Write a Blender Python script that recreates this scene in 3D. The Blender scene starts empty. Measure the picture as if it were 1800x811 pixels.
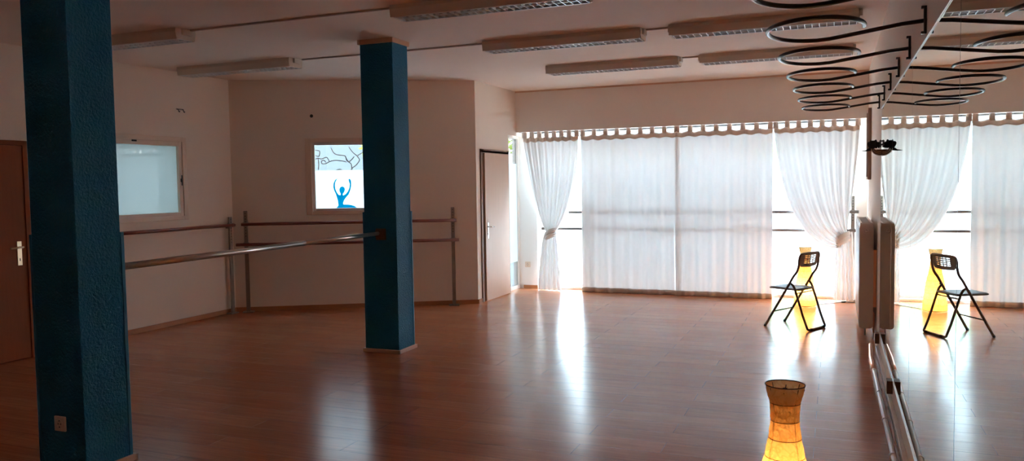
import bpy, bmesh, math, random
from math import sin, cos, pi, radians, sqrt
from mathutils import Vector, Matrix, noise
random.seed(7)
scn = bpy.context.scene
col = scn.collection

# ------------------------------------------------------------------ materials
MATS = {}
def nt_new(name):
    m = bpy.data.materials.new(name); m.use_nodes = True
    nt = m.node_tree; nt.nodes.clear()
    out = nt.nodes.new('ShaderNodeOutputMaterial')
    MATS[name] = m
    return m, nt, out

def noise_node(nt, scale, detail=3.0, rough=0.5, stretch=None):
    tc = nt.nodes.new('ShaderNodeTexCoord')
    mp = nt.nodes.new('ShaderNodeMapping')
    if stretch: mp.inputs['Scale'].default_value = stretch
    nt.links.new(tc.outputs['Object'], mp.inputs['Vector'])
    n = nt.nodes.new('ShaderNodeTexNoise')
    n.inputs['Scale'].default_value = scale
    n.inputs['Detail'].default_value = detail
    n.inputs['Roughness'].default_value = rough
    nt.links.new(mp.outputs['Vector'], n.inputs['Vector'])
    return n

def pbr(name, c, rough=0.6, metal=0.0, var=0.06, vscale=4.0, bump=0.0, bscale=60.0, stretch=None, coat=0.0, spec=0.5, bdist=0.002):
    m, nt, out = nt_new(name)
    b = nt.nodes.new('ShaderNodeBsdfPrincipled')
    b.inputs['Roughness'].default_value = rough
    b.inputs['Metallic'].default_value = metal
    b.inputs['Specular IOR Level'].default_value = spec
    b.inputs['Coat Weight'].default_value = coat
    n = noise_node(nt, vscale, 4.0, 0.55, stretch)
    r = nt.nodes.new('ShaderNodeMix'); r.data_type = 'RGBA'
    r.inputs['A'].default_value = (*[max(0, x * (1 - var)) for x in c], 1)
    r.inputs['B'].default_value = (*[min(1, x * (1 + var)) for x in c], 1)
    nt.links.new(n.outputs['Fac'], r.inputs['Factor'])
    nt.links.new(r.outputs['Result'], b.inputs['Base Color'])
    if bump:
        nb = noise_node(nt, bscale, 3.0, 0.6)
        bp = nt.nodes.new('ShaderNodeBump')
        bp.inputs['Strength'].default_value = bump
        bp.inputs['Distance'].default_value = bdist
        nt.links.new(nb.outputs['Fac'], bp.inputs['Height'])
        nt.links.new(bp.outputs['Normal'], b.inputs['Normal'])
    nt.links.new(b.outputs['BSDF'], out.inputs['Surface'])
    return m

def fabric(name, c, trans, transp=0.0, wscale=260.0):
    m, nt, out = nt_new(name)
    d = nt.nodes.new('ShaderNodeBsdfDiffuse'); t = nt.nodes.new('ShaderNodeBsdfTranslucent')
    n = noise_node(nt, 14.0, 5.0, 0.6, (1, 1, .4))
    r = nt.nodes.new('ShaderNodeMix'); r.data_type = 'RGBA'
    r.inputs['A'].default_value = (*[x * .95 for x in c], 1); r.inputs['B'].default_value = (*[min(1, x * 1.05) for x in c], 1)
    nt.links.new(n.outputs['Fac'], r.inputs['Factor'])
    nt.links.new(r.outputs['Result'], d.inputs['Color']); nt.links.new(r.outputs['Result'], t.inputs['Color'])
    nb = noise_node(nt, wscale, 2.0, 0.6)
    bp = nt.nodes.new('ShaderNodeBump'); bp.inputs['Strength'].default_value = .25; bp.inputs['Distance'].default_value = .001
    nt.links.new(nb.outputs['Fac'], bp.inputs['Height'])
    nt.links.new(bp.outputs['Normal'], d.inputs['Normal'])
    mx = nt.nodes.new('ShaderNodeMixShader'); mx.inputs[0].default_value = trans
    nt.links.new(d.outputs[0], mx.inputs[1]); nt.links.new(t.outputs[0], mx.inputs[2])
    last = mx
    if transp:
        tp = nt.nodes.new('ShaderNodeBsdfTransparent')
        m2 = nt.nodes.new('ShaderNodeMixShader'); m2.inputs[0].default_value = transp
        nt.links.new(mx.outputs[0], m2.inputs[1]); nt.links.new(tp.outputs[0], m2.inputs[2]); last = m2
    nt.links.new(last.outputs[0], out.inputs['Surface'])
    return m

def glass_mat(name, tint=(.96, .98, .98)):
    m, nt, out = nt_new(name)
    tp = nt.nodes.new('ShaderNodeBsdfTransparent'); tp.inputs[0].default_value = (*tint, 1)
    g = nt.nodes.new('ShaderNodeBsdfGlossy'); g.inputs['Roughness'].default_value = 0.01
    f = nt.nodes.new('ShaderNodeLayerWeight'); f.inputs['Blend'].default_value = 0.5
    pw = nt.nodes.new('ShaderNodeMath'); pw.operation = 'POWER'; pw.inputs[1].default_value = 5
    ml = nt.nodes.new('ShaderNodeMath'); ml.operation = 'MULTIPLY_ADD'; ml.inputs[1].default_value = .96; ml.inputs[2].default_value = .04
    mx = nt.nodes.new('ShaderNodeMixShader')
    nt.links.new(f.outputs['Facing'], pw.inputs[0]); nt.links.new(pw.outputs[0], ml.inputs[0])
    nt.links.new(ml.outputs[0], mx.inputs[0]); nt.links.new(tp.outputs[0], mx.inputs[1]); nt.links.new(g.outputs[0], mx.inputs[2])
    nt.links.new(mx.outputs[0], out.inputs['Surface'])
    return m

def film_mat(name, c, trans=.8, gloss=.04):
    m, nt, out = nt_new(name)
    d = nt.nodes.new('ShaderNodeBsdfDiffuse'); t = nt.nodes.new('ShaderNodeBsdfTranslucent')
    n = noise_node(nt, 3.0, 3.0)
    r = nt.nodes.new('ShaderNodeMix'); r.data_type = 'RGBA'
    r.inputs['A'].default_value = (*[x * .97 for x in c], 1); r.inputs['B'].default_value = (*c, 1)
    nt.links.new(n.outputs['Fac'], r.inputs['Factor'])
    nt.links.new(r.outputs['Result'], d.inputs['Color']); nt.links.new(r.outputs['Result'], t.inputs['Color'])
    mx = nt.nodes.new('ShaderNodeMixShader'); mx.inputs[0].default_value = trans
    nt.links.new(d.outputs[0], mx.inputs[1]); nt.links.new(t.outputs[0], mx.inputs[2])
    g = nt.nodes.new('ShaderNodeBsdfGlossy'); g.inputs['Roughness'].default_value = .03
    m2 = nt.nodes.new('ShaderNodeMixShader'); m2.inputs[0].default_value = gloss
    nt.links.new(mx.outputs[0], m2.inputs[1]); nt.links.new(g.outputs[0], m2.inputs[2])
    nt.links.new(m2.outputs[0], out.inputs['Surface'])
    return m

def laminate():
    m, nt, out = nt_new('laminate_planks')
    tc = nt.nodes.new('ShaderNodeTexCoord')
    br = nt.nodes.new('ShaderNodeTexBrick')
    br.offset = .37; br.offset_frequency = 2; br.squash = 1.0
    br.inputs['Scale'].default_value = 1.0
    br.inputs['Brick Width'].default_value = 1.28
    br.inputs['Row Height'].default_value = .193
    br.inputs['Mortar Size'].default_value = .0012
    br.inputs['Mortar Smooth'].default_value = .2
    br.inputs['Bias'].default_value = 0.0
    br.inputs['Color1'].default_value = (.50, .180, .080, 1)
    br.inputs['Color2'].default_value = (.58, .225, .105, 1)
    br.inputs['Mortar'].default_value = (.10, .04, .02, 1)
    nt.links.new(tc.outputs['Object'], br.inputs['Vector'])
    n = noise_node(nt, 9.0, 6.0, .6, (.25, 5.0, 1))
    mx = nt.nodes.new('ShaderNodeMix'); mx.data_type = 'RGBA'; mx.blend_type = 'MULTIPLY'
    mx.inputs['Factor'].default_value = .55
    cr = nt.nodes.new('ShaderNodeValToRGB')
    cr.color_ramp.elements[0].position = .3; cr.color_ramp.elements[0].color = (.62, .58, .55, 1)
    cr.color_ramp.elements[1].position = .7; cr.color_ramp.elements[1].color = (1.15, 1.15, 1.15, 1)
    nt.links.new(n.outputs['Fac'], cr.inputs['Fac'])
    nt.links.new(br.outputs['Color'], mx.inputs['A']); nt.links.new(cr.outputs['Color'], mx.inputs['B'])
    b = nt.nodes.new('ShaderNodeBsdfPrincipled')
    b.inputs['Specular IOR Level'].default_value = .30
    nr = noise_node(nt, 1.4, 4.0, .6)
    mr = nt.nodes.new('ShaderNodeMapRange')
    mr.inputs['To Min'].default_value = .17; mr.inputs['To Max'].default_value = .25
    nt.links.new(nr.outputs['Fac'], mr.inputs['Value'])
    nt.links.new(mr.outputs['Result'], b.inputs['Roughness'])
    bp = nt.nodes.new('ShaderNodeBump'); bp.inputs['Strength'].default_value = .35; bp.inputs['Distance'].default_value = .0015
    inv = nt.nodes.new('ShaderNodeMath'); inv.operation = 'SUBTRACT'; inv.inputs[0].default_value = 1.0
    nt.links.new(br.outputs['Fac'], inv.inputs[1]); nt.links.new(inv.outputs[0], bp.inputs['Height'])
    nt.links.new(bp.outputs['Normal'], b.inputs['Normal'])
    nt.links.new(mx.outputs['Result'], b.inputs['Base Color'])
    nt.links.new(b.outputs['BSDF'], out.inputs['Surface'])
    return m

def paper_mat():
    m, nt, out = nt_new('crinkled_paper')
    tc = nt.nodes.new('ShaderNodeTexCoord')
    v = nt.nodes.new('ShaderNodeTexVoronoi'); v.feature = 'DISTANCE_TO_EDGE'; v.inputs['Scale'].default_value = 22
    nz = noise_node(nt, 16, 3)
    ad = nt.nodes.new('ShaderNodeVectorMath'); ad.operation = 'MULTIPLY_ADD'
    ad.inputs[1].default_value = (.12, .12, .12)
    nt.links.new(nz.outputs['Color'], ad.inputs[0]); nt.links.new(tc.outputs['Object'], ad.inputs[2])
    nt.links.new(ad.outputs[0], v.inputs['Vector'])
    cr = nt.nodes.new('ShaderNodeValToRGB')
    cr.color_ramp.elements[0].position = 0; cr.color_ramp.elements[0].color = (.86, .58, .24, 1)
    cr.color_ramp.elements[1].position = .12; cr.color_ramp.elements[1].color = (.95, .70, .34, 1)
    nt.links.new(v.outputs['Distance'], cr.inputs['Fac'])
    d = nt.nodes.new('ShaderNodeBsdfDiffuse'); t = nt.nodes.new('ShaderNodeBsdfTranslucent')
    nt.links.new(cr.outputs['Color'], d.inputs['Color']); nt.links.new(cr.outputs['Color'], t.inputs['Color'])
    bp = nt.nodes.new('ShaderNodeBump'); bp.inputs['Strength'].default_value = .6; bp.inputs['Distance'].default_value = .004
    nt.links.new(v.outputs['Distance'], bp.inputs['Height'])
    nt.links.new(bp.outputs['Normal'], d.inputs['Normal']); nt.links.new(bp.outputs['Normal'], t.inputs['Normal'])
    mx = nt.nodes.new('ShaderNodeMixShader'); mx.inputs[0].default_value = .6
    nt.links.new(d.outputs[0], mx.inputs[1]); nt.links.new(t.outputs[0], mx.inputs[2])
    nt.links.new(mx.outputs[0], out.inputs['Surface'])
    return m

def mirror_mat():
    m, nt, out = nt_new('mirror_silver')
    g = nt.nodes.new('ShaderNodeBsdfGlossy'); g.inputs['Color'].default_value = (.86, .90, .88, 1); g.inputs['Roughness'].default_value = 0.0
    nt.links.new(g.outputs[0], out.inputs['Surface'])
    return m

def brick_mat(name, c1, c2, mortar, w=.5, h=.2, ms=.02):
    m, nt, out = nt_new(name)
    tc = nt.nodes.new('ShaderNodeTexCoord')
    mp = nt.nodes.new('ShaderNodeMapping'); mp.inputs['Rotation'].default_value = (radians(90), 0, 0)
    nt.links.new(tc.outputs['Object'], mp.inputs['Vector'])
    br = nt.nodes.new('ShaderNodeTexBrick'); br.inputs['Scale'].default_value = 1
    br.inputs['Brick Width'].default_value = w; br.inputs['Row Height'].default_value = h; br.inputs['Mortar Size'].default_value = ms
    br.inputs['Color1'].default_value = (*c1, 1); br.inputs['Color2'].default_value = (*c2, 1); br.inputs['Mortar'].default_value = (*mortar, 1)
    nt.links.new(mp.outputs['Vector'], br.inputs['Vector'])
    b = nt.nodes.new('ShaderNodeBsdfPrincipled'); b.inputs['Roughness'].default_value = .8
    nt.links.new(br.outputs['Color'], b.inputs['Base Color'])
    nt.links.new(b.outputs['BSDF'], out.inputs['Surface'])
    return m

WALLC = (.89, .765, .655)
M = dict(
    wall=pbr('wall_paint', WALLC, .85, var=.03, vscale=2, bump=.25, bscale=160),
    ceil=pbr('ceiling_paint', (.90, .78, .68), .9, var=.02, bump=.12, bscale=200),
    white_wall=pbr('white_plaster', (.88, .82, .77), .85, var=.03, bump=.3, bscale=140),
    teal=pbr('teal_woodchip_paint', (.006, .155, .31), .6, var=.12, vscale=60, bump=1.0, bscale=70, bdist=.014, spec=.25),
    teal_flat=pbr('teal_board_paint', (.007, .16, .32), .55, var=.05, vscale=10),
    floor=laminate(),
    skirt=pbr('skirting_wood', (.48, .20, .08), .45, var=.2, vscale=12, stretch=(1, 1, 6)),
    trimwood=pbr('pale_trim_wood', (.72, .46, .32), .5, var=.1, vscale=10),
    door_dark=pbr('dark_door_veneer', (.28, .078, .022), .6, spec=.3, var=.15, vscale=7, stretch=(6, 6, .5)),
    door_pale=pbr('beech_door_veneer', (.62, .38, .25), .45, var=.08, vscale=7, stretch=(6, 6, .5)),
    door_frame=pbr('brown_door_frame', (.26, .13, .075), .5, var=.1),
    white_plastic=pbr('white_window_plastic', (.78, .70, .64), .35, var=.03),
    cream_plastic=pbr('cream_plastic', (.80, .62, .48), .35, var=.03),
    dark=pbr('dark_gasket', (.03, .025, .022), .5),
    hole=pbr('socket_hole', (.02, .02, .02), .6),
    steel=pbr('brushed_steel', (.62, .58, .54), .3, metal=1.0, var=.06, vscale=40, stretch=(.2, .2, 1)),
    postm=pbr('post_steel', (.34, .29, .25), .42, metal=.85, var=.1, vscale=20),
    alu=pbr('aluminium', (.75, .78, .80), .35, metal=.9),
    barre_red=pbr('red_brown_lacquer', (.22, .055, .032), .28, var=.15, vscale=10, coat=.3),
    barre_grey=pbr('grey_barre_rail', (.16, .13, .12), .4),
    brass=pbr('warm_metal_handle', (.86, .72, .52), .3, metal=.7),
    handle=pbr('nickel_handle', (.75, .70, .64), .22, metal=1.0),
    black=pbr('black_gloss_tube', (.022, .013, .010), .32, var=.05, coat=.15),
    lamp_body=pbr('lamp_housing_enamel', (.74, .64, .54), .4, var=.03),
    lamp_in_shade=pbr('lamp_inside_shade', (.02, .02, .022), .35, metal=.6),  # near black in place of the shade inside the lamp
    louver=pbr('louver_blades', (.90, .90, .90), .3, metal=.3),
    tube=pbr('shade_darkened_tube', (.16, .16, .17), .2),  # white tubes coloured dark grey to stand for shade in the housing
    rail=pbr('cable_channel', (.60, .46, .39), .6),
    curtain=fabric('curtain_cotton', (.86, .85, .84), .072, .004),
    heading=fabric('curtain_heading', (.76, .62, .52), .05, 0),
    hem=fabric('curtain_hem', (.62, .55, .50), .04, 0),
    rod=pbr('curtain_rod_metal', (.10, .085, .08), .4, metal=.7),
    glass=glass_mat('window_glass'),
    dim_glass=glass_mat('daylight_dimming_glass', (.42, .445, .455)),  # pane colour darkened to dim the daylight through the dancer window
    strong_dim_glass=glass_mat('strong_dimming_glass', (.30, .315, .32)),  # darker pane colour cuts the daylight from the narrow window
    film=film_mat('white_privacy_film', (.86, .92, .94), .84, .02),
    milky=film_mat('milky_blue_film', (.27, .31, .31), .5, .12),
    blue=film_mat('cyan_vinyl', (.0, .50, .68), .85, .02),
    mirror=mirror_mat(),
    mirror_edge=pbr('mirror_edge', (.02, .03, .03), .3),
    copper=pbr('copper_pipe', (.70, .36, .22), .3, metal=.9, var=.1, vscale=20),
    pipe_white=pbr('painted_pipe', (.62, .56, .52), .4, var=.12, vscale=40),
    radiator=pbr('radiator_enamel', (.60, .51, .44), .42, var=.03),
    block=pbr('brown_bracket', (.16, .07, .035), .5),
    chair=pbr('bronze_grey_tube', (.26, .185, .125), .32, metal=.55, var=.08),
    chair_back=pbr('brown_plastic_back', (.30, .22, .15), .4),
    seat=pbr('grey_seat_shell', (.22, .22, .23), .5, var=.04, spec=.25),
    rubber=pbr('black_rubber', (.02, .02, .02), .7),
    paper=paper_mat(),
    wire=pbr('dark_lamp_wire', (.12, .045, .02), .6),
    wood=pbr('picture_wood', (.35, .20, .14), .5, var=.1),
    canvas=pbr('picture_canvas', (.20, .17, .16), .7, var=.5, vscale=9),
    feather=pbr('black_feather', (.010, .010, .014), .45, var=.3, vscale=60),
    sequin=pbr('grey_sequin', (.35, .35, .38), .25, metal=.6),
    maskbody=pbr('mask_bronze', (.17, .12, .085), .4, metal=.4, var=.4, vscale=50),
    gold=pbr('mask_gold', (.62, .38, .22), .35, metal=.6),
    pave=brick_mat('pale_paving', (.66, .66, .66), (.74, .74, .73), (.35, .35, .35)),
    facade=brick_mat('pale_grey_brick', (.42, .44, .46), (.52, .54, .57), (.62, .63, .66), .25, .08, .012),
    facade2=pbr('grey_slate_cladding', (.22, .24, .25), .7, var=.25, vscale=3, stretch=(.3, .3, 5)),
    bluepanel=pbr('blue_grey_panel', (.25, .36, .50), .5),
    darkbeam=pbr('dark_beam', (.045, .05, .06), .5),
    leaf_y=fabric('yellow_green_leaves', (.62, .70, .10), .5),
    leaf_g=fabric('green_leaves', (.25, .48, .10), .5),
    bark=pbr('bark', (.12, .08, .06), .8, var=.3, vscale=30),
    soffit_shade=pbr('grey_soffit_shade', (.16, .155, .15), .7),  # shade under the header beam, put into a grey colour
    cable=pbr('grey_cable', (.20, .19, .20), .5),
)
# paving bricks lie flat
MATS['pale_paving'].node_tree.nodes['Mapping'].inputs['Rotation'].default_value = (0, 0, 0)
M['pave'] = MATS['pale_paving']

# ------------------------------------------------------------------ mesh builder
class MB:
    def __init__(s): s.bm = bmesh.new()
    def quad(s, *ps):
        try: return s.bm.faces.new([s.bm.verts.new(p) for p in ps])
        except ValueError: return None
    def box(s, x0, x1, y0, y1, z0, z1, bev=0.0, mat=None):
        bm2 = bmesh.new()
        bmesh.ops.create_cube(bm2, size=1.0)
        for v in bm2.verts:
            v.co = Vector(((x0 + x1) / 2 + v.co.x * (x1 - x0), (y0 + y1) / 2 + v.co.y * (y1 - y0), (z0 + z1) / 2 + v.co.z * (z1 - z0)))
        if bev > 0:
            bmesh.ops.bevel(bm2, geom=list(bm2.edges), offset=min(bev, .45 * min(abs(x1 - x0), abs(y1 - y0), abs(z1 - z0))), segments=2, affect='EDGES', profile=.6)
        if mat is not None:
            for v in bm2.verts: v.co = mat @ v.co
        s.merge(bm2); return s
    def merge(s, bm2):
        me = bpy.data.meshes.new('tmp'); bm2.to_mesh(me); bm2.free()
        s.bm.from_mesh(me); bpy.data.meshes.remove(me)
    def prism(s, pts, z0, z1, mat=None):
        """pts: 2D polygon (x,y) extruded in z"""
        bm = bmesh.new()
        a = [bm.verts.new((x, y, z0)) for x, y in pts]; b = [bm.verts.new((x, y, z1)) for x, y in pts]
        bm.faces.new(a[::-1]); bm.faces.new(b)
        n = len(pts)
        for i in range(n): bm.faces.new((a[i], a[(i + 1) % n], b[(i + 1) % n], b[i]))
        bmesh.ops.recalc_face_normals(bm, faces=bm.faces)
        if mat is not None:
            for v in bm.verts: v.co = mat @ v.co
        s.merge(bm); return s
    def tube(s, pts, r, n=12, caps=True, closed=False, radii=None):
        pts = [Vector(p) for p in pts]; N = len(pts)
        rings = []; up = None
        for i, p in enumerate(pts):
            if closed: t = (pts[(i + 1) % N] - pts[i - 1]).normalized()
            elif i == 0: t = (pts[1] - pts[0]).normalized()
            elif i == N - 1: t = (pts[-1] - pts[-2]).normalized()
            else: t = ((pts[i + 1] - p).normalized() + (p - pts[i - 1]).normalized()).normalized()
            if up is None:
                up = Vector((0, 0, 1)) if abs(t.z) < .9 else Vector((1, 0, 0))
            a = t.cross(up).normalized(); b = a.cross(t).normalized(); up = b
            rr = radii[i] if radii else r
            rings.append([s.bm.verts.new(p + a * rr * cos(2 * pi * k / n) + b * rr * sin(2 * pi * k / n)) for k in range(n)])
        M_ = N if closed else N - 1
        for i in range(M_):
            A = rings[i]; B = rings[(i + 1) % N]
            for k in range(n):
                f = s.bm.faces.new((A[k], A[(k + 1) % n], B[(k + 1) % n], B[k])); f.smooth = True
        if caps and not closed:
            s.bm.faces.new(rings[0][::-1]); s.bm.faces.new(rings[-1])
        return s
    def cyl(s, p0, p1, r, n=20): return s.tube([p0, p1], r, n)
    def lathe(s, prof, n=40, center=(0, 0, 0), smooth=True, squash=(1, 1)):
        c = Vector(center); rings = []
        for r, z in prof:
            rings.append([s.bm.verts.new(c + Vector((r * cos(2 * pi * k / n) * squash[0], r * sin(2 * pi * k / n) * squash[1], z))) for k in range(n)])
        for A, B in zip(rings, rings[1:]):
            for k in range(n):
                f = s.bm.faces.new((A[k], A[(k + 1) % n], B[(k + 1) % n], B[k])); f.smooth = smooth
        return s
    def grid(s, fn, nu, nv, smooth=True, skip=None):
        V = [[s.bm.verts.new(fn(i / nu, j / nv)) for i in range(nu + 1)] for j in range(nv + 1)]
        for j in range(nv):
            for i in range(nu):
                if skip and skip(i, j): continue
                f = s.bm.faces.new((V[j][i], V[j][i + 1], V[j + 1][i + 1], V[j + 1][i])); f.smooth = smooth
        return s
    def xform(s, m):
        for v in s.bm.verts: v.co = m @ v.co
        return s
    def build(s, name, mat, parent=None, mods=(), whole=False):
        """links the mesh; pieces that stand apart become objects of their own with the same name"""
        if not getattr(s, 'open', False): bmesh.ops.recalc_face_normals(s.bm, faces=s.bm.faces)
        groups = [None]
        if not (whole or getattr(s, 'open', False) or name in ONE_PIECE):
            s.bm.verts.ensure_lookup_table(); seen = [-1] * len(s.bm.verts); boxes = []
            for v in s.bm.verts:
                if seen[v.index] >= 0: continue
                k = len(boxes); st = [v]; seen[v.index] = k; lo = v.co.copy(); hi = v.co.copy()
                while st:
                    q = st.pop()
                    for i in range(3): lo[i] = min(lo[i], q.co[i]); hi[i] = max(hi[i], q.co[i])
                    for e in q.link_edges:
                        w_ = e.other_vert(q)
                        if seen[w_.index] < 0: seen[w_.index] = k; st.append(w_)
                boxes.append((lo, hi))
            par = list(range(len(boxes)))
            def find(a):
                while par[a] != a: a = par[a]
                return a
            for i in range(len(boxes)):
                for j in range(i):
                    A, B = boxes[i], boxes[j]
                    if all(A[0][q] - .002 <= B[1][q] and B[0][q] - .002 <= A[1][q] for q in range(3)): par[find(i)] = find(j)
            roots = sorted({find(i) for i in range(len(boxes))})
            if len(roots) > 1: groups = [{i for i in range(len(boxes)) if find(i) == r} for r in roots]
        first = None
        src = bpy.data.meshes.new('src'); s.bm.to_mesh(src)
        s.bm.free()
        for g in groups:
            b2 = bmesh.new(); b2.from_mesh(src)
            if g is not None:
                b2.verts.ensure_lookup_table()
                bmesh.ops.delete(b2, geom=[v for v in b2.verts if seen[v.index] not in g], context='VERTS')
            me = bpy.data.meshes.new(name); b2.to_mesh(me); b2.free()
            me.materials.append(mat)
            o = bpy.data.objects.new(name, me); col.objects.link(o)
            if parent: o.parent = parent
            for m in mods:
                if m[0] == 'solid':
                    md = o.modifiers.new('solid', 'SOLIDIFY'); md.thickness = m[1]; md.offset = m[2] if len(m) > 2 else 0
                if m[0] == 'sub':
                    md = o.modifiers.new('sub', 'SUBSURF'); md.levels = m[1]; md.render_levels = m[1]
            first = first or o
        bpy.data.meshes.remove(src)
        return first
ONE_PIECE = {'louver', 'foliage', 'backrest', 'top_grille', 'gold_band', 'feather_tuft', 'front_panel', 'tie_knot', 'paper_shade'}

def tag(o, label=None, cat=None, group=None, kind=None):
    if label: o['label'] = label
    if cat: o['category'] = cat
    if group: o['group'] = group
    if kind: o['kind'] = kind
    return o
def thing(name, label, cat, loc=(0, 0, 0), rz=0.0, group=None, kind=None):
    o = bpy.data.objects.new(name, None); o.empty_display_size = .1
    col.objects.link(o); o.location = loc; o.rotation_euler = (0, 0, rz)
    return tag(o, label, cat, group, kind)
def struct(name, mb, mat, parent=None, label=None):
    o = mb.build(name, mat, parent, whole=True)
    if not parent: o['kind'] = 'structure'
    if label: o['label'] = label
    return o
def copy_tree(o, parent=None):
    c = o.copy(); col.objects.link(c)
    if parent: c.parent = parent
    for ch in [x for x in bpy.data.objects if x.parent == o]:
        copy_tree(ch, c)
    return c

H = 2.87
# ================================================================= ROOM SHELL
room = [(.2, -1.4), (.2, 11.3), (-4.80, 11.3), (-4.80, 9.46), (-7.5, 7.96), (-7.5, -1.4)]
struct('floor', MB().prism(room, -.08, 0.0), M['floor'])
struct('ceiling', MB().prism(room, H, H + .2), M['ceil'])

# left wall (x=-7.30) with a window opening
LW0, LW1, LZ0, LZ1 = 5.75, 7.10, 1.235, 2.075
w = MB()
w.box(-7.5, -7.3, -1.4, LW0, 0, H); w.box(-7.5, -7.3, LW1, 7.93, 0, H)
w.box(-7.5, -7.3, LW0, LW1, 0, LZ0); w.box(-7.5, -7.3, LW0, LW1, LZ1, H)
struct('wall_left', w, M['wall'])
struct('wall_rear', MB().box(-7.5, .2, -1.4, -1.2, 0, H), M['wall'])

# slanted back wall with small window: local x along wall, local y outward
P0 = Vector((-7.30, 7.90, 0)); P1 = Vector((-4.65, 9.38, 0))
SL = (P1 - P0).length; sang = math.atan2((P1 - P0).y, (P1 - P0).x)
BM_ = Matrix.Translation(P0) @ Matrix.Rotation(sang, 4, 'Z')
S0, S1, BZ0, BZ1 = .975, 1.985, 1.24, 2.095
w = MB()
w.box(-.1, S0, 0, .18, 0, H); w.box(S1, SL, 0, .18, 0, H)
w.box(S0, S1, 0, .18, 0, BZ0); w.box(S0, S1, 0, .18, BZ1, H)
o = struct('wall_back', w, M['wall']); o.matrix_world = BM_

# wall holding the beech door and the narrow window (x=-4.65)
w = MB()
w.box(-4.80, -4.65, 9.38, 9.55, 0, H); w.box(-4.80, -4.65, 10.40, 10.49, 0, H)
w.box(-4.80, -4.65, 9.55, 10.40, 1.985, H); w.box(-4.80, -4.65, 10.49, 11.0, 2.235, H)
struct('wall_side', w, M['wall'])

# far wall: deep header beam, pillars each side of the glazing
struct('wall_far', MB().box(-4.65, .0, 10.78, 11.3, 2.285, H).box(-4.80, -4.42, 11.0, 11.3, 0, H).box(-.13, .0, 11.0, 11.3, 0, 2.285), M['wall'] if False else M['white_wall'])
struct('trim_1', MB().box(-4.65, 0, 10.768, 10.782, H - .022, H), M['trimwood'])

# right wall: recess behind the mirrors
w = MB()
w.box(-.002, .2, -1.4, 7.75, 2.155, H)          # wall above mirrors
w.box(.014, .2, -1.4, 7.75, .165, 2.155)        # behind mirrors
w.box(-.004, .2, -1.4, 7.75, 0, .165)
w.box(0, .2, 7.75, 11.3, 0, H)
struct('wall_right', w, M['wall'])

# skirtings
struct('baseboard_left', MB().box(-7.3, -7.285, 5.22, 7.91, 0, .055, .003).box(-7.3, -7.285, -1.2, 4.1, 0, .055, .003), M['skirt'])
o = struct('baseboard_back', MB().box(0, SL, -.015, 0, 0, .055, .003), M['skirt']); o.matrix_world = BM_
struct('baseboard_side', MB().box(-4.65, -4.637, 9.38, 9.52, 0, .055, .003), M['skirt'])
struct('baseboard_far', MB().box(-4.64, -4.42, 10.985, 11.0, 0, .05, .003), M['skirt'])
struct('baseboard_right', MB().box(-.030, -.004, -1.2, 7.74, 0.0, .055, .004).box(-.018, 0, 7.75, 11.0, 0, .055, .003), M['pipe_white'])

# ================================================================= WINDOWS
def portal(loc, rot, sx, sy):
    l = bpy.data.lights.new('daylight_portal', 'AREA'); l.shape = 'RECTANGLE'; l.size = sx; l.size_y = sy
    l.cycles.is_portal = True
    o = bpy.data.objects.new('daylight_portal', l); col.objects.link(o); o.location = loc; o.rotation_euler = rot
# window_1 : the big glazing of the far wall
GY = 11.16
win = thing('window_1', None, None, (0, 0, 0), kind='structure')
f = MB()
f.box(-4.42, -.13, GY - .03, GY + .04, 0, .07, .004); f.box(-4.42, -.13, GY - .03, GY + .04, 2.245, 2.285, .004)
for x in (-4.42, -3.33, -2.40, -1.23 - .25, -.19):
    f.box(x, x + .06, GY - .03, GY + .04, .07, 2.245, .004)
f.build('window_frame', M['white_plastic'], win)
MB().box(-4.42, -.13, 10.89, GY - .03, 2.262, 2.2855).build('soffit_shade_board', M['soffit_shade'], win)  # added board covering the soffit, its grey stands in for shade there
MB().box(-4.40, -.15, 11.04, GY - .03, 0, .035, .004).build('sill', M['alu'], win)
f = MB(); f.box(-4.37, -.18, GY, GY + .006, .07, 2.245); f.build('pane', M['glass'], win)
f = MB(); f.quad((-4.37, GY - .004, .46), (-.18, GY - .004, .46), (-.18, GY - .004, 1.84), (-4.37, GY - .004, 1.84))
f.build('privacy_film', M['film'], win)
portal((-2.28, 11.4, 1.15), (radians(-90), 0, 0), 4.4, 2.3)
# window_2 : narrow floor-length light beside the beech door
win = thing('window_2', None, None, kind='structure')
f = MB()
f.box(-4.76, -4.70, 10.49, 10.515, 0, 2.235); f.box(-4.76, -4.70, 10.975, 11.0, 0, 2.235)
f.box(-4.76, -4.70, 10.515, 10.975, 0, .05); f.box(-4.76, -4.70, 10.515, 10.975, 2.2, 2.235)
f.build('window_frame', M['white_plastic'], win)
MB().box(-4.735, -4.729, 10.515, 10.975, .05, 2.2).build('pane', M['strong_dim_glass'], win)
f = MB(); f.quad((-4.727, 10.515, .40), (-4.727, 10.975, .40), (-4.727, 10.975, 1.84), (-4.727, 10.515, 1.84))
f.build('privacy_film', M['film'], win)
portal((-5.0, 10.74, 1.15), (0, radians(-90), 0), 2.2, .5)
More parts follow.
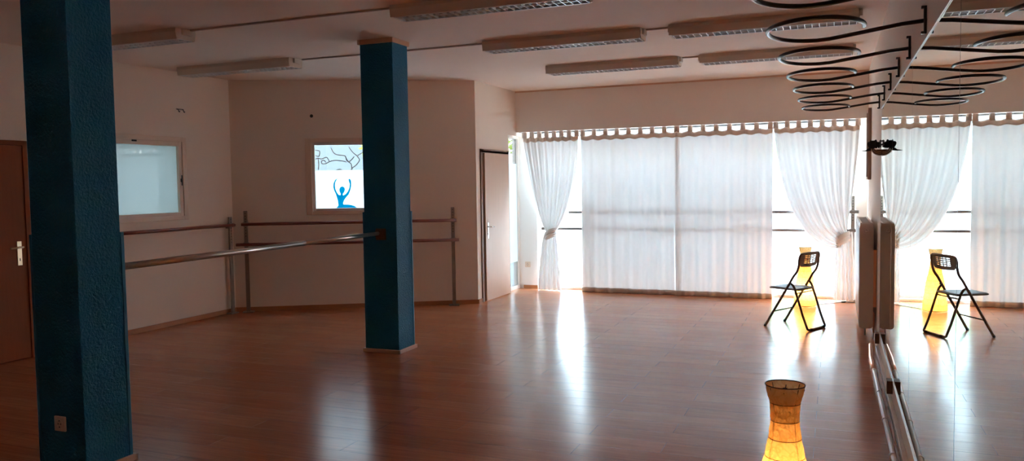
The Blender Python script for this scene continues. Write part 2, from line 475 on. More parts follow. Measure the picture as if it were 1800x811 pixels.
# window_3 : small window in the slanted wall with the dancer
win = thing('window_3', None, None, kind='structure'); win.matrix_world = BM_
f = MB()
for (a, b, c_, d) in ((S0 - .075, S0, BZ0 - .05, BZ1 + .055), (S1, S1 + .075, BZ0 - .05, BZ1 + .055)):
    f.box(a, b, -.012, .02, c_, d, .004)
f.box(S0, S1, -.012, .02, BZ1, BZ1 + .055, .004); f.box(S0, S1, -.012, .02, BZ0 - .05, BZ0, .004)
f.build('architrave', M['cream_plastic'], win)
f = MB()
f.box(S0 - .002, S0 + .036, .012, .07, BZ0 - .002, BZ1 + .002, .004); f.box(S1 - .036, S1 + .002, .012, .07, BZ0 - .002, BZ1 + .002, .004)
f.box(S0 + .036, S1 - .036, .012, .07, BZ1 - .030, BZ1 + .002, .004); f.box(S0 + .036, S1 - .036, .012, .07, BZ0 - .002, BZ0 + .03, .004)
f.build('window_frame', M['white_plastic'], win)
MB().box(S0, S1, .075, .09, BZ0, BZ0 + .004).build('gasket', M['dark'], win)
MB().box(S0 + .03, S1 - .03, .045, .050, BZ0 + .03, BZ1 - .03).build('pane', M['dim_glass'], win)
f = MB(); f.quad((S0 + .036, .042, BZ0 + .03), (S1 - .036, .042, BZ0 + .03), (S1 - .036, .042, 1.748), (S0 + .036, .042, 1.748))
f.build('privacy_film', M['film'], win)
sil = [(285,422),(265,437),(252,465),(250,495),(256,520),(268,548),(274,570),(282,600),(286,640),(270,661),(428,661),(412,648),(385,638),(355,634),(325,634),(322,622),(330,600),(345,578),(366,555),(380,522),(388,490),(390,460),(386,437),(375,427),(369,433),(372,452),(378,470),(374,500),(362,528),(345,550),(326,562),(321,552),(334,532),(340,512),(335,496),(320,488),(304,495),(296,512),(298,532),(306,546),(304,558),(290,556),(276,535),(266,510),(263,480),(267,455),(276,438)]
pp = [(1.008 + ((530 + x / 4.505) - 555) * .00725, 2.067 - ((220 + y / 4.505) - 255) * .00712) for x, y in sil]
f = MB(); Mx = Matrix(((1, 0, 0, 0), (0, 0, 1, 0), (0, 1, 0, 0), (0, 0, 0, 1)))
f.prism(pp, .0385, .0405, Mx)
o = f.build('dancer_silhouette', M['blue'], win); o['label'] = 'cyan vinyl silhouette of a dancer with raised arms'
portal(BM_ @ Vector(((S0 + S1) / 2, .25, (BZ0 + BZ1) / 2)), (radians(-90), 0, sang), 1.0, .85)
# window_4 : milky window in the left wall
win = thing('window_4', None, None, kind='structure')
f = MB(); X = -7.3
f.box(X - .01, X + .014, LW0 - .06, LW0, LZ0 - .045, LZ1 + .055, .004); f.box(X - .01, X + .014, LW1, LW1 + .06, LZ0 - .045, LZ1 + .055, .004)
f.box(X - .01, X + .014, LW0, LW1, LZ1, LZ1 + .055, .004); f.box(X - .01, X + .014, LW0, LW1, LZ0 - .045, LZ0, .004)
f.build('architrave', M['cream_plastic'], win)
f = MB()
f.box(X - .05, X + .004, LW0 - .002, LW0 + .05, LZ0 - .002, LZ1 + .002, .004); f.box(X - .05, X + .004, LW1 - .05, LW1 + .002, LZ0 - .002, LZ1 + .002, .004)
f.box(X - .05, X + .004, LW0 + .05, LW1 - .05, LZ1 - .05, LZ1 + .002, .004); f.box(X - .05, X + .004, LW0 + .05, LW1 - .05, LZ0 - .002, LZ0 + .04, .004)
f.build('window_frame', M['cream_plastic'], win)
MB().box(X - .035, X - .030, LW0 + .04, LW1 - .04, LZ0 + .03, LZ1 - .04).build('pane', M['milky'], win)
f = MB(); f.box(X + .004, X + .016, LW1 - .036, LW1 - .02, 1.62, 1.66, .003).box(X + .014, X + .024, LW1 - .034, LW1 - .022, 1.58, 1.70, .003)
f.build('window_handle', M['dark'], win)
f = MB(); f.box(X + .004, X + .014, 6.40, 6.46, LZ1 - .02, LZ1 - .002, .002); f.build('latch', M['dark'], win)
portal((-7.7, (LW0 + LW1) / 2, 1.65), (0, radians(-90), 0), .85, 1.35)

# ================================================================= DOORS
# door_1: dark door in the left wall
d = thing('door_1', 'dark red-brown door at the left edge of the room', 'door', kind='structure'); 
f = MB(); f.box(-7.30, -7.262, 4.20, 5.13, .006, 1.955, .003); leaf = f.build('door_leaf', M['door_dark'], d)
f = MB(); f.box(-7.30, -7.25, 5.13, 5.175, 0, 2.0, .003).box(-7.30, -7.25, 4.15, 4.20, 0, 2.0, .003).box(-7.30, -7.25, 4.15, 5.175, 1.957, 2.0, .003)
f.build('door_frame', M['door_dark'], d)
f = MB(); f.box(-7.262, -7.256, 5.035, 5.080, .865, 1.085, .003); plate = f.build('handle_plate', M['brass'], leaf)
f = MB(); f.cyl((-7.258, 5.058, 1.03), (-7.215, 5.058, 1.03), .008).tube([(-7.217, 5.07, 1.032), (-7.213, 5.03, 1.030), (-7.215, 4.945, 1.026)], .008, 10)
f.build('door_handle', M['brass'], leaf)
f = MB(); f.box(-7.2565, -7.255, 5.054, 5.062, .905, .93); f.build('keyhole', M['hole'], leaf)
# door_2: beech door
d = thing('door_2', 'pale beech door beside the narrow floor-length window', 'door', kind='structure')
f = MB(); f.box(-4.648, -4.612, 9.575, 10.395, .008, 1.955, .003); leaf = f.build('door_leaf', M['door_pale'], d)
f = MB(); f.box(-4.79, -4.632, 9.545, 9.574, 0, 2.005, .003).box(-4.79, -4.632, 10.396, 10.405, 0, 2.005, .003).box(-4.79, -4.632, 9.572, 10.40, 1.957, 1.99, .003).box(-4.655, -4.632, 9.50, 9.56, 0, 2.005, .003).box(-4.655, -4.632, 10.40, 10.455, 0, 2.005, .003).box(-4.655, -4.632, 9.50, 10.455, 1.96, 2.005, .003).box(-4.79, -4.66, 9.57, 10.40, 0, .02)
f.build('door_frame', M['door_frame'], d)
f = MB(); f.box(-4.612, -4.606, 9.625, 9.662, .83, 1.04, .003); f.build('handle_plate', M['handle'], leaf)
f = MB(); f.cyl((-4.61, 9.643, .985), (-4.565, 9.643, .985), .008).tube([(-4.567, 9.635, .985), (-4.563, 9.67, .985), (-4.567, 9.755, .982)], .008, 10)
f.build('door_handle', M['handle'], leaf)
f = MB(); f.cyl((-4.61, 9.643, .89), (-4.598, 9.643, .89), .009); f.build('lock_cylinder', M['handle'], leaf)

# ================================================================= COLUMNS
def column(name, x0, x1, y0, y1, z1, label, socket=False):
    c = thing(name, label, 'column', ((x0 + x1) / 2, (y0 + y1) / 2, 0), group=None)
    cx, cy = (x0 + x1) / 2, (y0 + y1) / 2; a = (x1 - x0) / 2; b = (y1 - y0) / 2
    MB().box(-a, a, -b, b, 0.0, H, .004).build('shaft', M['teal'], c)
    f = MB(); f.box(-a - .016, a + .004, b, b + .022, .03, z1, .003); o = f.build('cladding_board', M['teal_flat'], c)
    f = MB(); f.box(-a - .016, -a, -b - .002, b, .03, z1, .003); f.build('cladding_board', M['teal_flat'], c)
    def ring(z0, z1_, t, top):
        f = MB()
        for (p, q, r, s_) in ((-a - t, a + t, -b - t, -b), (-a - t, a + t, b + .022, b + .022 + t), (-a - t - .016, -a - .016, -b - t, b + .022 + t), (a, a + t, -b - t, b + .022 + t)):
            f.box(p, q, r, s_, z0, z1_, .004)
        return f
    ring(0, .035, .02, 0).build('skirting', M['skirt'] if False else M['trimwood'], c)
    ring(H - .045, H, .008, 1).build('ceiling_trim', M['trimwood'], c)
    return c
col1 = column('column', -4.40, -4.065, 3.03, 3.31, 1.30, 'large teal column nearest the camera, with a wall socket low on it')
col2 = column('column', -4.40, -4.062, 6.33, 6.60, 1.30, 'teal column in the middle of the room, holding the far end of the silver barre')
def socket(loc, rz, label):
    s = thing('wall_socket', label, 'socket', loc, rz)
    f = MB(); f.box(-.041, .041, -.011, 0, -.041, .041, .006); pl = f.build('cover_plate', M['cream_plastic'], s)
    f = MB(); Rm = Matrix.Rotation(radians(90), 4, 'X')
    g = MB(); g.lathe([(0.0, -.004), (.019, -.004), (.0205, .0125), (.024, .0125), (.024, .009)], 28); g.xform(Rm); 
    g.build('socket_well', M['cream_plastic'], s)
    f = MB()
    for dx in (-.0095, .0095): f.cyl((dx, -.0125, 0), (dx, -.004, 0), .0032, 10)
    for dz in (-.017, .017): f.box(-.003, .003, -.0135, -.006, dz - .003, dz + .003)
    f.build('contact_hole', M['hole'], s)
    return s
socket((-4.238, 3.029, .28), 0, 'cream wall socket low on the front of the foreground column')
socket((-4.575, 10.999, .355), 0, 'white wall socket on the pillar beside the tied-back curtain')

# silver barre between the columns
b = thing('ballet_barre', 'silver tube barre running between the two teal columns', 'ballet barre', (-4.22, 4.83, 1.10))
f = MB(); f.tube([(0, -1.49, -.012), (0, -.4, -.006), (0, .35, 0)], .021, 18); f.build('tube', M['steel'], b)
f = MB(); f.tube([(0, .35, 0), (0, 1.455, .008)], .0175, 18); f.build('tube', M['steel'], b)
f = MB(); f.box(-.05, .05, 1.482, 1.50, -.055, .05, .004).box(-.03, .03, 1.44, 1.482, -.03, .036, .004); f.build('wall_bracket', M['block'], b)
f = MB(); f.box(-.05, .05, -1.498, -1.478, -.06, .045, .004); f.build('wall_bracket', M['block'], b)

# ================================================================= BARRES ON POSTS
def post_mb(h=1.26, w=.022, base=.06):
    f = MB(); f.box(-w, w, -w * .6, w * .6, 0, h, .003); return f
def holes_mb(h, w):
    f = MB()
    for k in range(9): f.cyl((-.0 , -w * .6 - .0015, h - .03 - k * .035), (0, -w * .6 + .001, h - .03 - k * .035), .006, 8)
    return f
def barre_set(label, mat4, s0, s1, posts, rails, mat, off=-.085, post_h=1.26, name='wall_barre', end=(.05, .05)):
    b = thing(name, label, 'ballet barre'); b.matrix_world = mat4
    for p in posts:
        f = post_mb(post_h); f.xform(Matrix.Translation((p, off - .035 + .035, 0)))
        po = f.build('post', M['postm'], b)
        g = holes_mb(post_h, .022); g.xform(Matrix.Translation((p, off, 0))); g.build('peg_hole', M['hole'], po)
        g = MB(); g.box(p - .065, p + .065, off - .04, off + .06, 0, .014, .003); g.build('base_plate', M['postm'], po); g = MB(); g.box(p - .012, p + .012, off + .012, 0.0, post_h - .14, post_h - .12); g.build('wall_stay', M['postm'], po)
        for (z, a, c_) in rails:
            g = MB(); g.box(p - .032, p + .032, off - .03, off + .018, z - .024, z + .024, .004); g.build('clamp', M['postm'], po)
    for (z, a, c_) in rails:
        f = MB(); f.tube([(a, off - .048, z), (c_, off - .048, z)], .0195, 16); r = f.build('rail', mat, b)
        g = MB(); g.tube([(a - .004, off - .048, z), (a + .02, off - .048, z)], .019, 16); g.tube([(c_ - .02, off - .048, z), (c_ + .004, off - .048, z)], .019, 16); g.build('end_cap', M['postm'], r)
    return b
barre_set('double red-brown barre on steel posts under the dancer window', BM_, 0, SL, (.17, 2.72), ((1.095, .13, 2.76), (.845, .06, 2.79)), M['barre_red'])
LMm = Matrix.Translation((-7.3, 5.4, 0)) @ Matrix.Rotation(radians(90), 4, 'Z')
LMm = Matrix.Translation((-7.3, 5.5, 0)) @ Matrix(((0, -1, 0, 0), (1, 0, 0, 0), (0, 0, 1, 0), (0, 0, 0, 1)))
barre_set('single red-brown barre under the milky window', LMm, 0, 2.3, (.15, 2.28), ((1.09, .05, 2.30),), M['barre_red'], off=-.06, post_h=1.19)
FM = Matrix.Translation((0, 11.012, 0))
barre_set('double dark barre across the big window behind the curtains', FM, 0, 0, (-3.62, -.165), ((.893, -4.31, -.10), (1.128, -3.9, -.10)), M['barre_grey'], off=-.06, post_h=1.33)

# ================================================================= SMALL WALL BITS
hk = thing('wall_hook', 'small dark double hook high on the left wall', 'hook', (-7.3, 7.098, 2.443))
f = MB(); f.box(0, .004, -.055, .055, -.004, .012, .001); f.build('back_plate', M['postm'], hk)
f = MB()
for s_ in (-.04, .035): f.tube([(.002, s_, .004), (.02, s_, -.004), (.024, s_, -.024), (.034, s_, -.03), (.04, s_, -.02)], .005, 8)
f.build('prong', M['dark'], hk)
wp = thing('wall_plug', 'small dark round fixing on the wall above the dancer window', 'wall plug'); wp.matrix_world = BM_ @ Matrix.Translation((.99, 0, 2.427))
f = MB(); f.lathe([(0, -.018), (.010, -.018), (.019, -.010), (.021, 0.0), (0, 0)], 20); f.xform(Matrix.Rotation(radians(-90), 4, 'X') @ Matrix.Scale(1, 4)); f.build('cap', M['dark'], wp)

# picture seen edge-on on the right wall
pc = thing('framed_picture', 'wooden framed picture seen edge-on on the wall above the radiator', 'picture', (0, 10.05, 1.93))
f = MB(); yy, zz, t = .23, .40, .03
f.box(-.038, -.002, -yy, -yy + t, -zz, zz, .003).box(-.038, -.002, yy - t, yy, -zz, zz, .003).box(-.038, -.002, -yy + t, yy - t, zz - t, zz, .003).box(-.038, -.002, -yy + t, yy - t, -zz, -zz + t, .003)
f.build('frame', M['wood'], pc)
MB().box(-.026, -.004, -yy + t, yy - t, -zz + t, zz - t).build('picture_sheet', M['canvas'], pc)

# ================================================================= CEILING LAMPS
def make_lamp():
    L = thing('ceiling_lamp', 'x', 'ceiling lamp')
    hl = .735; f = MB()
    # tapered housing: shell open below. local x along length, z=0 at ceiling
    sec = [(-.105, 0), (-.110, -.03), (-.098, -.088), (-.088, -.088), (-.095, -.01), (.095, -.01), (.088, -.088), (.098, -.088), (.110, -.03), (.105, 0)]
    Mt = Matrix(((0, 0, 1, 0), (1, 0, 0, 0), (0, 1, 0, 0), (0, 0, 0, 1)))
    f.prism(sec, -hl, hl, Mt)
    f.build('housing', M['lamp_body'], L)
    g = MB()
    for s_ in (-1, 1):
        g.prism([(-.105, 0), (-.110, -.03), (-.098, -.088), (.098, -.088), (.110, -.03), (.105, 0)], hl * s_ - .004 + (.012 * s_), hl * s_ + .004 + (.004 * s_), Mt)
        g.box(s_ * hl - .0 , s_ * hl + s_ * .03, -.05, .05, -.05, -.002, .004)
    g.build('end_cap', M['lamp_body'], L)
    g = MB(); g.box(-hl + .01, hl - .01, -.086, .086, -.058, -.052); g.build('recess_shade_panel', M['lamp_in_shade'], L)  # dark flat sheet giving the shade behind the louver cells
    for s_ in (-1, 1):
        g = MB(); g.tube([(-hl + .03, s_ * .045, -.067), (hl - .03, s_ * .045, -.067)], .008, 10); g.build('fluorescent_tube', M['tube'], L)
    g = MB()
    g.box(-hl + .01, hl - .01, -.088, -.080, -.092, -.082); g.box(-hl + .01, hl - .01, .080, .088, -.092, -.082); g.box(-hl + .01, hl - .01, -.003, .003, -.090, -.077)
    n = 26
    for k in range(n + 1):
        x = -hl + .012 + (2 * hl - .024) * k / n
        g.box(x - .0022, x + .0022, -.086, .086, -.091, -.077)
    g.build('louver', M['louver'], L)
    return L
proto = make_lamp()
lamps = [(-6.16, 5.27, 'fluorescent ceiling lamp in front of the milky window, cut by the foreground column'),
         (-2.68, 5.33, 'fluorescent ceiling lamp nearest the camera, cut by the top edge of the photo'),
         (-6.30, 6.93, 'fluorescent ceiling lamp left of the middle column, near the back corner'),
         (-2.68, 7.00, 'long fluorescent ceiling lamp between the middle column and the rings, second row from the window'),
         (-.945, 7.00, 'fluorescent ceiling lamp ending behind the biggest rings by the mirror'),
         (-2.67, 8.73, 'fluorescent ceiling lamp nearest the curtains, left of its row'),
         (-.955, 8.73, 'fluorescent ceiling lamp nearest the curtains, overlapped by the rings')]
for i, (x, y, lab) in enumerate(lamps):
    L = proto if i == 0 else copy_tree(proto)
    L.location = (x, y, H); L['label'] = lab; L['group'] = 'louvred ceiling lamps'
def channel(x0, x1, y, label):
    f = MB(); f.box(x0, x1, y - .012, y + .012, H - .014, H + .002, .003)
    tag(f.build('cable_channel', M['rail']), label, 'cable channel')
channel(-5.39, -3.45, 5.30, 'cable channel on the ceiling in front of the middle column')
channel(-5.52, -3.45, 6.99, 'cable channel on the ceiling passing behind the middle column')
channel(-1.91, -1.72, 7.0, 'short cable channel between the two lamps above the room middle')
channel(-1.90, -1.73, 8.73, 'short cable channel between the two lamps nearest the curtains')

# ================================================================= RINGS ON THE WALL
def make_ring():
    r = thing('ball_ring', 'x', 'ring holder')
    zt = 0.0; pts = [(0, .01, .052), (-.10, .010, .044), (-.30, .010, .016), (-.40, .010, .003)]
    cx, cy, ax, ay = -.455, -.255, .195, .265
    N = 44
    for k in range(0, N + 1):
        a = radians(90 + 275 * k / N)
        pts.append((cx + ax * cos(a), cy + ay * sin(a), .008 * k / N))
    f = MB(); f.tube(pts[:], .0095, 12); f.build('ring_arm', M['black'], r)
    f = MB(); f.box(-.014, -.002, -.002, .018, -.008, .115, .002); br = f.build('wall_bracket', M['black'], r)
    f = MB()
    for z in (-.002, .109): f.box(-.024, -.004, -.002, .018, z - .006, z + .006, .002)
    f.build('bolt', M['black'], br)
    return r
rp = make_ring()
ordn = ['nearest', 'second', 'third', 'fourth', 'fifth', 'sixth', 'farthest']
for i in range(7):
    r = rp if i == 0 else copy_tree(rp)
    r.location = (-.001, 3.99 - .80 + .797 * i, 2.175)
    r['label'] = ('black open metal ring above the mirror, nearest the camera and cut by the top edge' if i == 0 else
                  'black open metal ring above the mirror, farthest from the camera' if i == 6 else
                  'black open metal ring above the mirror, %s of seven counted from the camera' % ordn[i])
    r['group'] = 'ball rings above the mirror'

# ================================================================= MIRRORS
ys = [-1.19, -.08, 1.44, 2.955, 4.70, 6.27, 7.745]
labs = ['behind the camera', 'beside the camera', 'at the edge of the photo, showing the straight curtain reflected', 'showing the reflected folding chair and paper lamp', 'third panel, between the two visible thin joints', 'farthest panel, next to the radiator']
for i in range(6):
    p = thing('mirror_panel', 'tall frameless wall mirror panel ' + labs[i], 'mirror', (0, (ys[i] + ys[i + 1]) / 2, .165), group='wall mirror panels')
    hy = (ys[i + 1] - ys[i]) / 2 - .0045
    MB().box(0.000, .012, -hy, hy, .006, 1.985).build('mirror_glass', M['mirror'], p)
    f = MB()
    f.box(.0005, .0125, -hy - .0045, -hy + .0, .006, 1.985).box(.0005, .0125, hy, hy + .0045, .006, 1.985)
    f.build('dark_edge', M['mirror_edge'], p)
struct('trim_2', MB().box(-.005, -.001, -1.2, 7.75, 2.149, 2.156), M['white_plastic'])
struct('trim_3', MB().box(-.006, .0, -1.2, 7.75, .160, .170, .001), M['alu'])
for i, (y, lab) in enumerate(((5.88, 'brown block under the mirror edge behind the near paper lamp'), (7.66, 'brown block under the mirror edge, close to the radiator'))):
    f = MB(); f.box(-.042, -.0055, y - .05, y + .05, .095, .182, .003); o = tag(f.build('support_block', M['block']), lab, 'bracket', 'mirror support blocks')
# heating pipe on the floor in front of the mirror wall
hp = thing('heating_pipe', 'pipe lying on the floor along the mirror wall, copper end then white', 'pipe', (-.06, 6.9, 0))
f = MB(); pts = [(-.004, .98, .034), (-.010, .8, .027), (-.020, .5, .018), (-.018, .2, .0165), (-.016, 0, .0165)]
f.tube(pts, .0145, 14, caps=False); o = f.build('copper_end', M['copper'], hp, mods=[('solid', .002)])
f = MB(); f.tube([(-.016, 0, .0175), (-.010, -1.2, .0175), (-.004, -2.2, .0175), (0, -7, .0175)], .0155, 14); f.build('painted_length', M['pipe_white'], hp)
f = MB()
for k in range(5): f.tube([(-.014 + .002 * k, -.02 - .7 * k, .0175), (-.014 + .002 * k, -.05 - .7 * k, .0175)], .018, 14)
f.build('pipe_clip', M['pipe_white'], hp)

# ================================================================= RADIATOR
rd = thing('radiator', 'cream panel radiator on the wall beyond the mirrors', 'radiator', (0, 9.05, .11))
y0, y1 = -.75, .75
f = MB(); f.box(-.150, -.128, y0 + .03, y1 - .03, 0, 1.0, .008)
for k in range(22):
    y = y0 + .07 + k * (1.36 / 21); f.box(-.155, -.149, y - .018, y + .018, .04, .96, .003)
f.build('front_panel', M['radiator'], rd)
MB().box(-.055, -.035, y0 + .03, y1 - .03, 0, 1.0, .006).build('rear_panel', M['radiator'], rd)
for ye in (y0, y1):
    f = MB()
    def rr(x0, x1, z0, z1, r):
        P = []
        for (cx, cz, a0) in ((x1 - r, z1 - r, 0), (x0 + r, z1 - r, 90), (x0 + r, z0 + r, 180), (x1 - r, z0 + r, 270)):
            for k in range(5):
                a = radians(a0 + 90 * k / 4); P.append((cx + r * cos(a), cz + r * sin(a)))
        return P
    sgn = 1 if ye > 0 else -1
    f.prism(rr(-.152, -.030, 0.0, 1.0, .03), 0, .02, Matrix(((1, 0, 0, 0), (0, 0, 1, ye - .01), (0, 1, 0, 0), (0, 0, 0, 1))))
    sp = f.build('side_panel', M['radiator'], rd)
    if ye < 0:
        g = MB(); g.lathe([(0, -.0), (.008, 0), (.010, .004), (.020, .004), (.022, 0.0), (.028, 0), (.030, .003), (.032, 0)], 24); g.xform(Matrix.Translation((-.095, ye - .012, .935)) @ Matrix.Rotation(radians(90), 4, 'X')); g.build('vent_plug', M['radiator'], sp)
f = MB()
for k in range(44):
    y = y0 + .04 + k * (1.42 / 43); f.box(-.145, -.04, y - .005, y + .005, .985, 1.003)
f.box(-.148, -.13, y0 + .02, y1 - .02, .99, 1.008, .003).box(-.055, -.036, y0 + .02, y1 - .02, .99, 1.008, .003)
f.build('top_grille', M['radiator'], rd)
f = MB(); f.cyl((-.02, y0 + .06, .14), (-.02, y0 + .06, -.05), .009).cyl((-.02, y0 + .06, .14), (-.036, y0 + .06, .14), .012).box(-.036, 0, y0 + .03, y0 + .05, .2, .75, .002)
f.build('valve', M['copper'], rd)
MB().box(-.036, 0, y1 - .3, y1 - .27, .2, .85, .002).build('wall_bracket', M['radiator'], rd)
f = MB(); f.tube([(-.02, y0 + .06, -.05), (-.02, y0 + .06, -.11)], .009, 12); f.tube([(-.09, y0 + .25, 0.0), (-.09, y0 + .25, -.11)], .009, 12).tube([(-.09, y1 - .25, 0.0), (-.09, y1 - .25, -.11)], .009, 12); f.build('pipe', M['pipe_white'], rd)

# ================================================================= FEATHERED MASK ORNAMENT at the mirror's far edge
mk = thing('feathered_mask', 'black feathered bird-like mask ornament fixed to the mirror edge above the radiator', 'wall ornament', (0, 7.70, 1.80))
f = MB()
def dome(u, v):
    a = u * pi; b_ = v * pi / 2
    r = .075
    return Vector((-.001 - r * sin(a) * cos(b_) , -.045 * cos(a) - .0, -.010 - .055 * sin(b_) * sin(a) ** .6))
f.grid(dome, 20, 10); f.build('mask_bowl', M['maskbody'], mk, mods=[('solid', .004)])
f = MB()
for q in range(3):
    pts = []
    for k in range(15):
        t = k / 14; rr_ = .079 - q * .015
        pts.append((-.004 - rr_ * cos(t * pi / 2), -.035 - .012 * sin(t * pi / 2), -.002 - (.058 - q * .014) * sin(t * pi / 2)))
    f.tube(pts, .0028, 8)
f.build('gold_band', M['gold'], mk)
f = MB()
def feather(mb, base, tip, w_, lift):
    base = Vector(base); tip = Vector(tip); d_ = tip - base; s_ = d_.cross(Vector((0, 1, .2))).normalized()
    n = 8; L_ = []; R_ = []; C_ = []
    for k in range(n + 1):
        t = k / n; ww = w_ * sin(pi * min(1, t * .92 + .08)) ** .7
        c_ = base + d_ * t + Vector((0, 0, lift * sin(pi * t)))
        C_.append(mb.bm.verts.new(c_ + Vector((0, -.003, 0)))); L_.append(mb.bm.verts.new(c_ + s_ * ww)); R_.append(mb.bm.verts.new(c_ - s_ * ww))
    for k in range(n):
        mb.bm.faces.new((L_[k], C_[k], C_[k + 1], L_[k + 1])); mb.bm.faces.new((C_[k], R_[k], R_[k + 1], C_[k + 1]))
for k in range(46):
    t = random.random()
    bx_ = -.004 - .03 * random.random(); ang = radians(100 + 62 * random.random() - 20)
    ln = .035 + .05 * random.random()
    by = random.uniform(-.05, .03)
    bx2 = -.01 - .085 * random.random()
    feather(f, (bx2, by, random.uniform(-.0, .035)), (max(-.112, bx2 + ln * cos(ang) * .8), by + random.uniform(-.03, .03), .012 + ln * sin(ang) * .8), .007 + .006 * random.random(), .006)
f.build('feather_tuft', M['feather'], mk, mods=[('solid', .0015)])
f = MB(); f.tube([(-.06, 0, .005), (-.10, 0, -.008), (-.125, 0, -.018), (-.165, 0, -.020)], .01, 10, radii=[.02, .014, .006, .0015]); f.build('beak', M['feather'], mk)
f = MB()
for (x, z, r) in ((-.010, .062, .011), (-.012, .045, .009), (-.006, .03, .010), (-.016, .030, .006), (-.008, .014, .007)):
    g = bmesh.new(); bmesh.ops.create_icosphere(g, subdivisions=2, radius=r)
    for v in g.verts: v.co += Vector((x, -.055, z))
    f.merge(g)
f.build('bead_cluster', M['sequin'], mk)

# ================================================================= CURTAINS
RZ = 2.298; CY = 10.845
rodt = thing('curtain_rod', 'thin dark curtain rod across the top of the big window', 'curtain rod', (0, CY, RZ))
f = MB(); f.tube([(-4.60, 0, 0), (-.06, 0, .0)], .0085, 12); f.build('rod', M['rod'], rodt)
for x in (-4.56, -3.42, -2.28, -1.30, -.22):
    f = MB(); f.box(x - .012, x + .012, -.010, .012, -.022, 0.016 - .03, .002).tube([(x, -.0, -.016), (x, .01, -.014)], .010, 8)
    f.box(x - .009, x + .009, -.009, .009, .008, .0 - .0 - .013 + .0, .001)
    f.build('rod_bracket', M['rod'], rodt)
for x in (-4.615, -.048):
    f = MB(); g = bmesh.new(); bmesh.ops.create_icosphere(g, subdivisions=2, radius=.016)
    for v in g.verts: v.co.x += x
    f.merge(g); f.build('finial', M['rod'], rodt)

def curt_tabs(parent, x0, x1, n, ztop=2.215):
    for k in range(n):
        x = x0 + .03 + (x1 - x0 - .06) * k / (n - 1)
        w_ = .028; f = MB(); pts = []
        # loop profile in y,z around rod
        prof = [(.008, ztop - CZ - .015)]
        for j in range(9):
            a = radians(-0 + 180 * j / 8); prof.append((.0125 * cos(a), RZ - CZ + .012 * sin(a) - .001))
        prof.append((-.008, ztop - CZ - .015))
        V = [[f.bm.verts.new((x - parent.location.x + sx * w_ * (1.0 if 0 < j < len(prof) - 1 else 1.15), p[0], p[1])) for sx in (-1, 1)] for j, p in enumerate(prof)]
        for a_, b_ in zip(V, V[1:]): f.bm.faces.new((a_[0], a_[1], b_[1], b_[0])).smooth = True
        f.build('tab', M['heading'], parent, mods=[('solid', .0015)])
CZ = 0.0
def fold(u, n, ph): 
    return sin(2 * pi * n * u + ph) * .6 + .4 * sin(2 * pi * n * 1.73 * u + ph * 2.1)
def sag(u, n):   # heading dips between tabs
    return -.018 * (sin(pi * u * (n - 1)) ** 2)
def straight(label, x0, x1, ntab, seed, zb, yoff):
    c = thing('curtain', label, 'curtain', ((x0 + x1) / 2, CY, 0), group=None)
    cx = (x0 + x1) / 2; W = x1 - x0
    nf = 8.0
    def base(u, z):
        t = max(0, min(1, (2.2 - z) / 2.2))
        amp = .009 + .010 * t
        y = amp * fold(u, nf, seed) + .003 * sin(u * 60 + seed * 3 + z * .6) * t + .012 * (noise.noise(Vector((u * 5 + seed, z * .9, 0))))
        y += yoff * t
        x = (u - .5) * W * (1 + .004 * t * sin(3 * z + seed)) + .002 * sin(z * 5 + u * 30)
        return x, y
    def fn(u, v):
        z = 2.165 + (zb + .05 - 2.165) * v
        if v == 0: z += sag(u, ntab)
        x, y = base(u, z); return Vector((x, y, z))
    f = MB(); f.open = True; f.grid(fn, 190, 60); f.build('cloth', M['curtain'], c)
    def fh(u, v):
        z = 2.215 + (2.150 - 2.215) * v + sag(u, ntab)
        x, y = base(u, z); return Vector((x, y - .004, z))
    f = MB(); f.open = True; f.grid(fh, 150, 3); f.build('heading_band', M['heading'], c, mods=[('solid', .003)])
    def fb(u, v):
        z = zb + .065 + (-.066) * v
        x, y = base(u, z); bul = sin(pi * v) * .012
        return Vector((x * 1.002, y - .003 - bul, z + .003 * noise.noise(Vector((u * 9, seed, 0)))))
    f = MB(); f.open = True; f.grid(fb, 150, 6); f.build('hem', M['hem'], c, mods=[('solid', .006)])
    curt_tabs(c, x0, x1, ntab)
    return c
straight('closed straight white curtain next to the one tied back by the pillar', -3.695, -2.325, 9, 1.3, .001, .010)
straight('closed straight white curtain hanging nearest the folding chair', -2.375, -1.122, 8, 4.1, .001, -.012)

